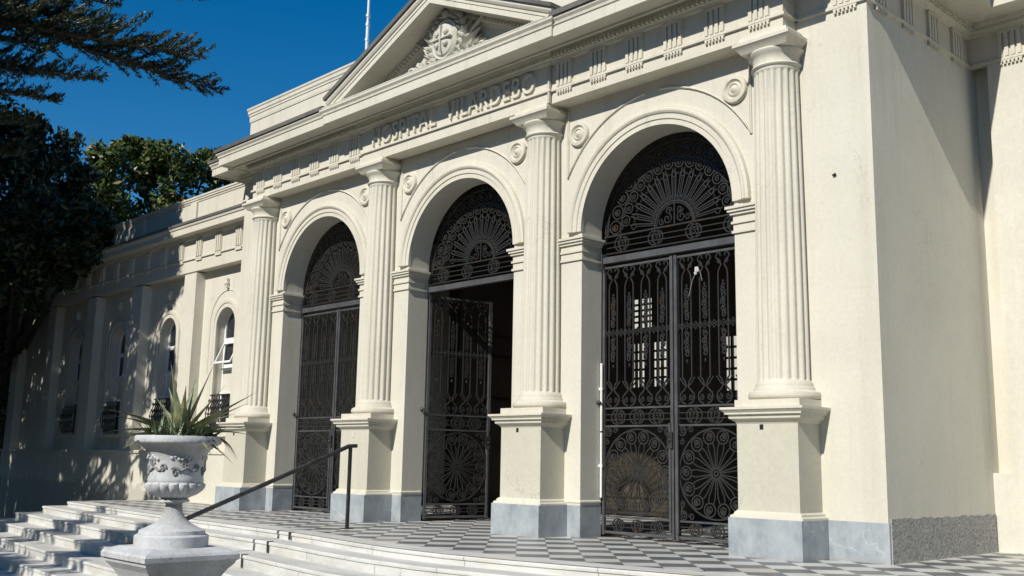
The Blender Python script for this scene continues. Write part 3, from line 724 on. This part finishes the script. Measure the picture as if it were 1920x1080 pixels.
for i, x in enumerate(WC):
    mb = MB(); loops = [[(x-r, WY+y, 1.0) for r, y in WPR]]
    loops = []
    for k in range(25):
        a = PI*k/24; loops.append([(x-r*math.cos(a), WY+y, 3.27+r*math.sin(a)) for r, y in WPR])
    loops = [[(x-r, WY+y, 1.28) for r, y in WPR]]+loops+[[(x+r, WY+y, 1.28) for r, y in WPR]]
    mb.loft(loops)
    mb.tube([(x-.62, WY-.004, 2.4)]+[(x-.62*math.cos(PI*k/20), WY-.004, 3.33+.62*math.sin(PI*k/20)) for k in range(21)]+[(x+.62, WY-.004, 2.4)], .012, 5)
    mb.box(x-.035, x+.035, WY-.07, WY, 3.98, 4.16); mb.ball((x, WY-.05, 4.07), .05, seg=8, rings=5)
    wb(mb, 'archivolt', M['trim'], smooth=30)
    y0, y1 = WY+.17, WY+.22
    fr = MB(); n_ = 18
    fr.loft([[(x-.36*math.cos(PI*k/n_), y, 3.27+.36*math.sin(PI*k/n_)) for y in (y0, y1)]+[(x-.315*math.cos(PI*k/n_), y, 3.27+.315*math.sin(PI*k/n_)) for y in (y1, y0)] for k in range(n_+1)])
    for s_ in (-1, 1): fr.box(*sorted((x+s_*.36, x+s_*.315)), y0, y1, 1.28, 3.27)
    fr.box(x-.315, x+.315, y0-.01, y1, 2.98, 3.06); fr.box(x-.315, x+.315, y0-.01, y1, 2.50, 2.56)
    wb(MB().box(x-.315, x+.315, y0+.01, y1, 2.035, 2.46), 'apron_panel', M['wall'])
    fr.box(x-.33, x+.33, y0-.05, y1, 2.46, 2.50); fr.box(x-.33, x+.33, y0-.04, y1, 2.0, 2.035)
    fo_ = wb(fr, 'window', M['white'])
    gl = MB(); gl.prism([(x-.32, 1.3), (x+.32, 1.3)]+[(x+.32*math.cos(PI*k/16), 3.27+.32*math.sin(PI*k/16)) for k in range(17)], y0+.025, y0+.03)
    o_ = gl.build('pane', M['glass'], fo_); 
    for v in o_.data.vertices: v.co = v.co+Vector((11.3, -.3, 0))
    sash = MB()
    if i == 0:
        for (xa, xb, za, zb_) in ((-.30,.30,-.02,.02), (-.30,.30,-.44,-.40), (-.30,-.265,-.40,-.02), (.265,.30,-.40,-.02)): sash.box(xa, xb, -.012, .012, za, zb_)
        s_o = sash.build('tilting_sash', M['white'], fo_, loc=(x+11.3, y0-.03-.3, 2.96)); s_o.rotation_euler = (R_(-24), 0, 0)
    # bellied iron window guard
    gb = MB()
    for k in range(8):
        xx = x-.33+.66*k/7
        gb.tube([(xx, WY-.02-.11*math.sin(PI*min(1, u*1.15)), 1.30+.68*u) for u in [q/8 for q in range(9)]], .010)
        if k < 7:
            for q in range(4): gb.tube(spiral(xx+.047, 1.42+.15*q, .04, .01, q, 1.3, WY-.09, 8), .008)
    for z_, y_ in ((1.31, -.03), (1.62, -.12), (1.97, -.04)): gb.box(x-.35, x+.35, WY+y_-.012, WY+y_+.008, z_-.012, z_+.012)
    wb(gb, 'window_guard', M['iron'])
    wb(MB().box(x-.46, x+.46, WY-.10, WY+.05, 1.20, 1.278), 'window_sill', M['trim'])

# ------------------------------------------------------------------ handrail, flagpole, small things
H = empty('handrail', 'black metal handrail running down the marble steps behind the urn', 'handrail', (-.24, -1.47, 0))
hr = MB(); hp = [(0, .09, 1.0), (0, -.02, .995), (0, -1.0, .60), (0, -2.2, .13), (0, -2.85, -.12)]
hr.tube(hp, .026, 8); hr.build('rail', M['rail'], H, smooth=60)
MB().tube([(0, 0, 0), (0, 0, .985)], .024, 4).box(-.06, .06, -.06, .06, .006, .014).build('post', M['rail'], H)
MB().tube([(0, -2.78, -.80), (0, -2.78, -.09)], .024, 4).build('post', M['rail'], H)
F = MB(); fz0 = 6.2
F.tube([(-3.76, 1.0, fz0), (-3.76, 1.0, 8.45)], .030, 10).tube([(-3.76, 1.0, 8.45), (-3.76, 1.0, 10.4)], .024, 10)
for z_ in (8.10, 8.38, 8.55, 9.0): F.lathe([(.025, -.03), (.042, -.025), (.042, .02), (.025, .03)], (-3.76, 1.0, z_), 10)
F.tube([(-3.715, .97, fz0), (-3.715, .97, 10.3)], .006)
F.ball((-3.76, 1.0, 10.43), .05); tag(F.build('flagpole', M['pole'], smooth=50), 'thin pale flagpole rising from the roof behind the pediment', 'flagpole')
rg = random.Random(11); mb = MB()
for k in range(7): mb.ball((3.66+rg.uniform(-.03,.03), .34+rg.uniform(-.02,.0), 2.98+rg.uniform(-.035,.03)), .018, rg.uniform(.6,1.3), .6, rg.uniform(.6,1.4), 7, 5)
mb.tube([(3.64, .345, 2.98), (3.58, .345, 2.88), (3.53, .345, 2.70)], .004); mb.tube([(3.68, .345, 2.98), (3.71, .345, 2.86)], .004)
tag(mb.build('knotted_rag', M['urn']), 'pale knotted rag tied high on the right-hand gate', 'rag')
mb = MB(); mb.lathe([(.001,0),(.15,0),(.15,.05),(.105,.07),(.10,.46),(.13,.47),(.13,.51),(.11,.53),(.10,.60),(.06,.67),(.03,.69),(.03,.73),(.001,.735)], (0,0,0), 20)
for a in (0, PI/2, PI): mb.tube([(0, 0, .36), (.17*math.cos(a), -.17*math.sin(a), .36)], .05, 8)
hy = mb.build('fire_hydrant', M['red'], loc=(-15.6, -.55, GZ), smooth=40); tag(hy, 'small red hydrant at the far left, in shade beyond the steps', 'hydrant')

# ------------------------------------------------------------------ urn, slab pedestal, plants
UX, UY, UZ = 3.02, -5.34, .185
pd = MB(); hs = .36
def sq2(h, z): return [(UX-h, UY-h, z), (UX+h, UY-h, z), (UX+h, UY+h, z), (UX-h, UY+h, z)]
pd.loft([sq2(.30, GZ), sq2(.30, GZ+.14), sq2(.27, GZ+.17), sq2(.235, GZ+.20), sq2(.235, -.18), sq2(.245, -.165), sq2(.245, -.12), sq2(.25, -.10), sq2(.25, -.075), sq2(.262, -.06), sq2(.262, -.035), sq2(.27, -.02), sq2(.30, .03), sq2(.338, .075), sq2(.342, .092), sq2(.36, .105), sq2(.362, .138), sq2(.350, .155), sq2(.27, UZ)])
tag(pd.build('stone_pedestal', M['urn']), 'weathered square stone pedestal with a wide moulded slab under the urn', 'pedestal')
def gad(r, z, t):
    if .352 < z < .452: return r*(1+.11*(abs(math.sin(9*t))-.5)*min(1, (z-.35)/.03))
    return r
uprof = [(.01,0),(.262,0),(.262,.075),(.25,.085),(.236,.09),(.232,.115),(.19,.132),(.13,.163),(.09,.20),(.066,.245),(.058,.30),(.070,.315),(.108,.318),(.108,.332),(.095,.337),(.095,.343),(.11,.352),
         (.155,.372),(.188,.40),(.204,.425),(.206,.445),(.198,.456),(.196,.462),(.200,.47),(.196,.49),(.194,.55),(.197,.61),(.206,.655),(.228,.69),(.264,.722),(.298,.737),(.306,.742),(.310,.752),(.309,.785),(.302,.794),(.285,.794),(.25,.77),(.23,.73),(.01,.72)]
U_ = MB().lathe(uprof, (0, 0, 0), 108, gad)
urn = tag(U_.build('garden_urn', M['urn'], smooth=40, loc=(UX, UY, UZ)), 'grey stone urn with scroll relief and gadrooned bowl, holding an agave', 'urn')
orn = MB()
def on(t, z, r=.200): return (r*math.cos(t), r*math.sin(t), z)
for k in range(5):
    t0 = 2*PI*k/5-1.9
    orn.tube([on(t0+a, .555+.012*math.sin(a*14)) for a in [i*.09 for i in range(12)]], .010, 5)
    for s_, dz in ((-1, -.028), (1, .03)):
        orn.tube([on(t0+.30+s_*.16+.13*q*math.cos(b), .56+dz+.04*q*math.sin(b)) for b, q in [(i*.55, 1-i/16) for i in range(14)]], .007, 5)
    orn.tube([on(t0+.95+.12*q*math.cos(b), .56+.035*q*math.sin(b)) for b, q in [(i*.55, 1-i/16) for i in range(14)]], .008, 5)
    for q in range(7): orn.ball(on(t0+.12*q, .635+.012*math.sin(q*1.9), .203), .014, seg=6, rings=4)
orn.build('relief', M['urn'], urn, smooth=50)
# agave
def sword(mb, base, d, L, wd, curl, fold=.35, n=9, side=None):
    d = Vector(d).normalized(); b = Vector(base); s0 = d.cross(Vector((0,0,1)))
    s0 = s0.normalized() if s0.length > .05 else Vector((1,0,0))
    rows = []
    p = b.copy(); dd = d.copy()
    for i in range(n+1):
        u = i/n; wv = wd*(1-u**1.6)*(.75+.5*math.sin(PI*min(1, u*1.6))) if u < 1 else .001
        up = s0.cross(dd).normalized()
        rows.append([p-s0*wv+up*wv*fold, p-s0*wv*.4, p, p+s0*wv*.4, p+s0*wv+up*wv*fold, p-up*wv*.28])
        dd = (dd+Vector((0,0,curl))/n).normalized(); p = p+dd*(L/n)
    mb.loft([[r[0], r[1], r[2], r[3], r[4], r[5]] for r in rows])
tc = Vector((UX+.02, UY, UZ+.80))
rv, uv = Vector((.698,.716,0)), Vector((0,0,1)); fv = Vector((-.718,.696,0))
ag = MB()
spec = [(.46,.31,-.05,.52,.027,-.10), (.16,.46,.05,.50,.024,.0), (-.10,.50,.0,.47,.024,.05), (-.42,.21,-.08,.42,.026,-.35), (-.50,.02,-.1,.42,.024,-.1), (.03,.46,.2,.44,.026,.0),
        (.42,-.02,-.12,.40,.02,-.75), (-.20,.40,.25,.40,.022,.0), (.10,.36,-.25,.36,.024,.1), (-.30,.33,.3,.42,.022,-.1), (.30,.28,.35,.40,.022,-.3), (-.04,.38,-.1,.44,.022,.0), (.22,.2,-.35,.3,.022,-.3), (-.46,.12,.15,.40,.024,-.55), (.44,.15,.2,.42,.024,-.5), (-.36,.05,-.3,.34,.024,-.7), (.36,.06,-.3,.36,.022,-.9), (.27,.42,.1,.40,.022,-.1), (-.52,.16,.0,.44,.026,-.5), (-.44,.30,-.2,.46,.026,-.45), (.50,.20,-.15,.46,.026,-.5), (.46,.34,.15,.44,.024,-.2)]
for a, b, c, L, wd, cu_ in spec: sword(ag, tc+rv*a*.06+fv*c*.1, rv*a+uv*b+fv*c, L*1.2, wd*1.75, cu_)
tag(ag.build('agave_plant', M['agave'], smooth=50), 'spiky agave with yellow-green sword leaves growing in the urn', 'plant')
sc_ = MB(); rg = random.Random(21)
for k in range(44):
    a = rg.uniform(0, 2*PI); r = rg.uniform(.06, .27); c = Vector((UX+r*math.cos(a), UY+r*math.sin(a), UZ+.77))
    for q in range(6):
        b = rg.uniform(0, 2*PI); sword(sc_, c, (math.cos(b)*.7+math.cos(a)*.3, math.sin(b)*.7+math.sin(a)*.3, rg.uniform(.35, 1.2)), rg.uniform(.09,.21), .014, rg.uniform(-.4,.3), n=4)
tag(sc_.build('succulent_clump', M['succ'], smooth=50), 'low clump of small grey-green succulents filling the urn around the agave', 'plant')
dl = MB()
for k in range(34):
    a = rg.uniform(0, 2*PI); r = rg.uniform(.04,.22); c = Vector((UX+r*math.cos(a), UY+r*math.sin(a), UZ+.80))
    sword(dl, c, (math.cos(a), math.sin(a), rg.uniform(-.1,.7)), rg.uniform(.10,.20), .010, rg.uniform(-2.2,-.6), n=6)
for k in range(7):
    a = .78+rg.uniform(-.5,.5); c = Vector((UX+.22*math.cos(a), UY+.22*math.sin(a), UZ+.80))
    sword(dl, c, (math.cos(a), math.sin(a), .2), rg.uniform(.18,.3), .014, -1.8, n=7)
tag(dl.build('dry_leaves', M['dead'], smooth=50), 'curled brown dry leaves hanging over the urn rim', 'dry leaves')

# ------------------------------------------------------------------ trees
class Leaves:
    def __init__(s, seed): s.mb = MB(); s.r = random.Random(seed)
    def quad(s, c, L, wd, d=None):
        r = s.r
        if d is None: d = Vector((r.gauss(0,1), r.gauss(0,1), r.gauss(0,1)))
        d = Vector(d); d.normalize()
        a = d.cross(Vector((r.gauss(0,1), r.gauss(0,1), r.gauss(0,1))))
        if a.length < 1e-3: return
        a.normalize(); c = Vector(c)
        s.mb.quad(c-d*L*.5, c+a*wd*.5, c+d*L*.5, c-a*wd*.5)
def araucaria(name, label, loc, z0, z1, rmax, seed, whorls=15, extra=(), keep=None, dens=1.0):
    root = empty(name, label, 'tree', loc, 'tall conifers in front of the wing')
    lv = Leaves(seed); r = lv.r; tk = MB()
    H_ = z1+1.0-loc[2]
    tk.tube([(0,0,0), (.05,0,H_*.3), (-.05,.05,H_*.6), (0,0,H_)], .38, 10, False, .06)
    brs = []
    for k in range(whorls):
        u = k/(whorls-1); z = z0+(z1-z0)*u-loc[2]; rad = rmax*(1-.75*u**1.5)*(.75+.25*min(1, u*5))
        nb = 7; ph = r.uniform(0, 2*PI)
        for b in range(nb): brs.append((ph+2*PI*b/nb+r.uniform(-.15,.15), z+r.uniform(-.15,.15), rad*r.uniform(.8,1.1)))
    for a, z, L in brs: limb(lv, tk, Vector((0,0,z)), Vector((math.cos(a), math.sin(a), .05)), L, r, dens)
    for p, q in extra:
        p = Vector(p)-Vector(loc); q = Vector(q)-Vector(loc); d = q-p; limb(lv, tk, p, d.normalized(), d.length, r, 1.15, droop=.0)
    tk.build('trunk', M['bark'], root, smooth=60); lv.mb.build('crown', M['araucaria'], root)
    return root
def limb(lv, tk, p, d, L, r, dens=1.0, droop=.09):
    n = 10; pts = []
    for i in range(n+1):
        u = i/n; pts.append(p+d*L*u+Vector((0,0,-droop*L*math.sin(PI*u*.9)+.03*L*u*u)))
    tk.tube(pts, .05+.008*L, 5, False, .008)
    side = d.cross(Vector((0,0,1))).normalized()
    nt_ = int(L*7*dens)
    for k in range(nt_):
        u = .22+.78*(k+r.random())/nt_; c = p+d*L*u+Vector((0,0,-droop*L*math.sin(PI*u*.9)+.03*L*u*u))
        tl = (.25+.75*math.sin(PI*min(1,(u*.85+.12))))*.20*L*r.uniform(.6,1.15)
        for s_ in (-1, 1):
            td = (side*s_*r.uniform(.7,1)+d*r.uniform(.35,.8)+Vector((0,0,r.uniform(-.05,.45)))).normalized()
            m_ = max(3, int(tl/.10))
            for q in range(m_):
                cc = c+td*tl*(q+.6)/m_+Vector((0,0,.05*(q/m_)**2))
                for j in range(int(8*dens)):
                    lv.quad(cc+td*r.uniform(-.05,.05)+Vector((r.gauss(0,.022), r.gauss(0,.022), r.gauss(.012,.025))), r.uniform(.10,.19), r.uniform(.018,.032), td+Vector((r.gauss(0,.45), r.gauss(0,.45), r.gauss(.25,.4))))
            tk.tube([c, c+td*tl*.5+Vector((0,0,.02)), c+td*tl*1.05+Vector((0,0,.05))], .012, 3, False, .005)
A = (-13.2, -6.6, GZ)
def scr(px, py, dep):
    d = cf+cr*((px-960)/1916.6)-cu*((py-540)/1916.6); return Vector((10.2475564, -8.92895239, .83217943))+d*dep
ext = [(scr(-260, -60, 19), scr(400, 184, 21.5)), (scr(-300, -20, 18), scr(372, 120, 20.5)), (scr(-300, -120, 18), scr(218, 22, 20)), (scr(-300, 60, 18), scr(190, 162, 19.5)), (scr(-300, 110, 18), scr(110, 200, 19)),
       (scr(-300, -60, 18), scr(215, 60, 20)), (scr(-200, -90, 19), scr(120, 10, 20)), (scr(-300, 150, 18), scr(60, 245, 19)), (scr(150, -70, 20), scr(392, 5, 20.6)), (scr(-300, 0, 18), scr(100, 100, 19.5)), (scr(-300,40,18), scr(60,150,19))]
def blob(lv, c, rad, n, L, wd, flat=1.0):
    r = lv.r; c = Vector(c)
    for _ in range(n):
        d = Vector((r.gauss(0,1), r.gauss(0,1), r.gauss(0,1))).normalized()*rad*(r.random()**.45); d.z *= flat
        lv.quad(c+d, L*r.uniform(.7,1.3), wd*r.uniform(.7,1.3))
araucaria('conifer_tree', 'dark tiered conifer whose branches reach into the top left corner', A, 5.2, 15.5, 5.2, 31, 15, ext)
def tree(name, label, loc, clumps, seed, mat, L, wd, per, trunk=.3, mat2=None, group=None):
    root = empty(name, label, 'tree', loc, group); lv = Leaves(seed); l2 = Leaves(seed+1); tk = MB(); o0 = Vector(loc)
    zt_ = min(c[2] for c in clumps)-loc[2]
    tk.tube([(0,0,0), (.1,.05,zt_*.5), (0,0,zt_)], trunk, 9, False, trunk*.6)
    for (x, y, z, rad) in clumps:
        c = Vector((x, y, z))-o0
        tk.tube([(0,0,zt_*.75), (c.x*.4, c.y*.4, zt_*.75+(c.z-zt_*.75)*.6), tuple(c)], trunk*.35, 5, False, .03)
        nsub = 12
        for k in range(nsub):
            d = Vector((lv.r.gauss(0,1), lv.r.gauss(0,1), lv.r.gauss(0,1))).normalized()*rad*lv.r.uniform(.45,1.0); d.z *= .8
            blob(lv, c+d, rad*.36, per//nsub, L, wd)
            if mat2: blob(l2, c+d*1.03, rad*.36, per//nsub//11, L, wd)
    tk.build('trunk', M['bark'], root, smooth=60); lv.mb.build('crown', mat, root)
    if mat2: l2.mb.build('russet_leaves', mat2, root)
    return root
# magnolia behind the wing
def P(px, py, d): v = scr(px, py, d); return (v.x, v.y, v.z)
mc = [(*P(200,320,32), 1.0), (*P(265,300,32.5), .85), (*P(240,275,33), .55), (*P(320,310,32.5), .95), (*P(385,320,33), .8), (*P(420,300,33.5), .55), (*P(180,380,32), 1.2), (*P(270,370,32.5), 1.2), (*P(350,370,33), 1.1), (*P(430,350,34), .9), (*P(300,430,33), 1.4), (*P(200,440,32), 1.4)]
ml = P(290, 900, 33); tree('magnolia_tree', 'glossy broad-leaved tree in sunlight rising behind the wing parapet', (ml[0], ml[1], GZ), mc, 51, M['magnolia'], .26, .12, 900, .3, M['magrust'])
# dense evergreen at the far end of the wing
rg = random.Random(77); cl_ = []
for px, py, d, rad in ((20,240,26,.8),(60,260,26,.8),(100,290,26.5,.8),(30,310,26,1.3),(90,340,27,1.1),(140,340,27.5,.75),(20,390,26,1.5),(110,400,27.5,1.3),(60,460,27,1.5),(130,450,28.5,1.0),(-20,470,26,1.6),(20,540,27,1.5),(80,520,28.5,1.1),(-30,600,26.5,1.5),(10,640,29,1.3),(-40,720,27,1.5),(0,740,30,1.3),(-60,300,25.5,1.6),(-40,200,25.5,1.0),(60,410,23,.9),(110,425,23,.9),(160,455,22.8,.55),(55,480,23,.9),(105,495,23,.7),(25,530,23,.9),(150,400,23.4,.7),(200,440,23.2,.4),(20,330,28,1.5),(60,380,28.5,1.5),(0,450,29,1.6),(50,500,29.5,1.4)):
    cl_.append((*P(px, py, d), rad))
el = P(-10, 900, 28); tree('evergreen_tree', 'dense dark evergreen crowding the far end of the wing', (el[0], el[1], GZ), cl_, 61, M['darktree'], .20, .085, 1100, .35)
cl2 = []
for px, py, d, rad in ((-60,760,33,1.8),(0,800,35,1.7),(-90,850,32,1.8),(40,850,38,1.6),(-20,870,33,1.4),(10,700,36,1.5)): cl2.append((*P(px, py, d), rad))
el = P(-20, 920, 35); tree('bush', 'shaded bush at the bottom left beyond the end of the wing', (el[0], el[1], GZ), cl2, 63, M['darktree'], .2, .09, 900, .2)
# trees left of the view that shade the wing and the steps
cg = []; rg = random.Random(5)
for k in range(20):
    cg.append((-5.2+rg.uniform(-4.6,3.6), -13.2+rg.uniform(-1.8,1.6), 6.4+rg.uniform(-1.3,1.3), rg.uniform(.6,1.0)))
tree('shade_tree', 'leafy tree standing left of the view, shading the lower steps', (-5.2, -13.2, GZ), cg, 71, M['darktree'], .22, .10, 420, .3)
cg = []
for k in range(64):
    x_ = -16+rg.uniform(-7,6.5); yb = -8.93+.31*(10.25-x_)-1.75
    cg.append((x_, yb-abs(rg.gauss(0, 2.4)), 8.0+rg.uniform(-4.5,5), rg.uniform(.85,1.4)))
for k in range(9):
    x_ = rg.uniform(-9.6, -8.0); yb = -8.93+.31*(10.25-x_)-1.5
    cg.append((x_, yb-abs(rg.gauss(0, 1.8)), rg.uniform(5.2, 10.5), rg.uniform(.5, .8)))
tree('shade_tree', 'broad leafy tree left of the view, shading the far end of the wing', (-16, -8.2, GZ), cg, 73, M['darktree'], .25, .125, 620, .4)

cg = []  # unseen shrubs, added to block sky light and bounce on the wing
for k in range(30):
    x_ = -17+rg.uniform(-8,6); cg.append((x_, min(-6.5, -8.93+.31*(10.25-x_)-4.5)+rg.uniform(-2.5,0), 1.2+rg.uniform(-1.5,3.0), rg.uniform(1.3,1.9)))
tree('bush', 'unseen shrubbery added left of the view to keep light off the wing', (-17, -13, GZ), cg, 75, M['darktree'], .34, .18, 420, .3)
# unseen trees added behind the camera to cut sky fill and ground bounce
rg = random.Random(9); cg = []
for k in range(20):
    a = rg.uniform(0, 2*PI); r = 4.2*rg.random()**.5
    cg.append((0+r*math.cos(a), -30+r*math.sin(a), 7.2+rg.uniform(-4.5,4.0), rg.uniform(1.7,2.4)))
t0 = tree('sky_block_tree', 'large unseen tree added behind the viewpoint to block sky light', (0, -30, GZ), cg, 81, M['darktree'], .6, .32, 300, .4, None, 'added sky-blocking trees')
for k, (x, y, sc_) in enumerate([(-9,-29,1.05), (-18,-27,1.1), (-27,-20,1.15), (9,-31,1.0), (18,-29,1.1), (27,-24,1.1), (34,-15,1.1), (33,-5,1.0)]):
    r = t0.copy(); COL.objects.link(r); r.location = (x, y, GZ); r.rotation_euler = (0, 0, k*1.7); r.scale = (sc_,)*3
    for ch in list(t0.children):
        c = ch.copy(); COL.objects.link(c); c.parent = r
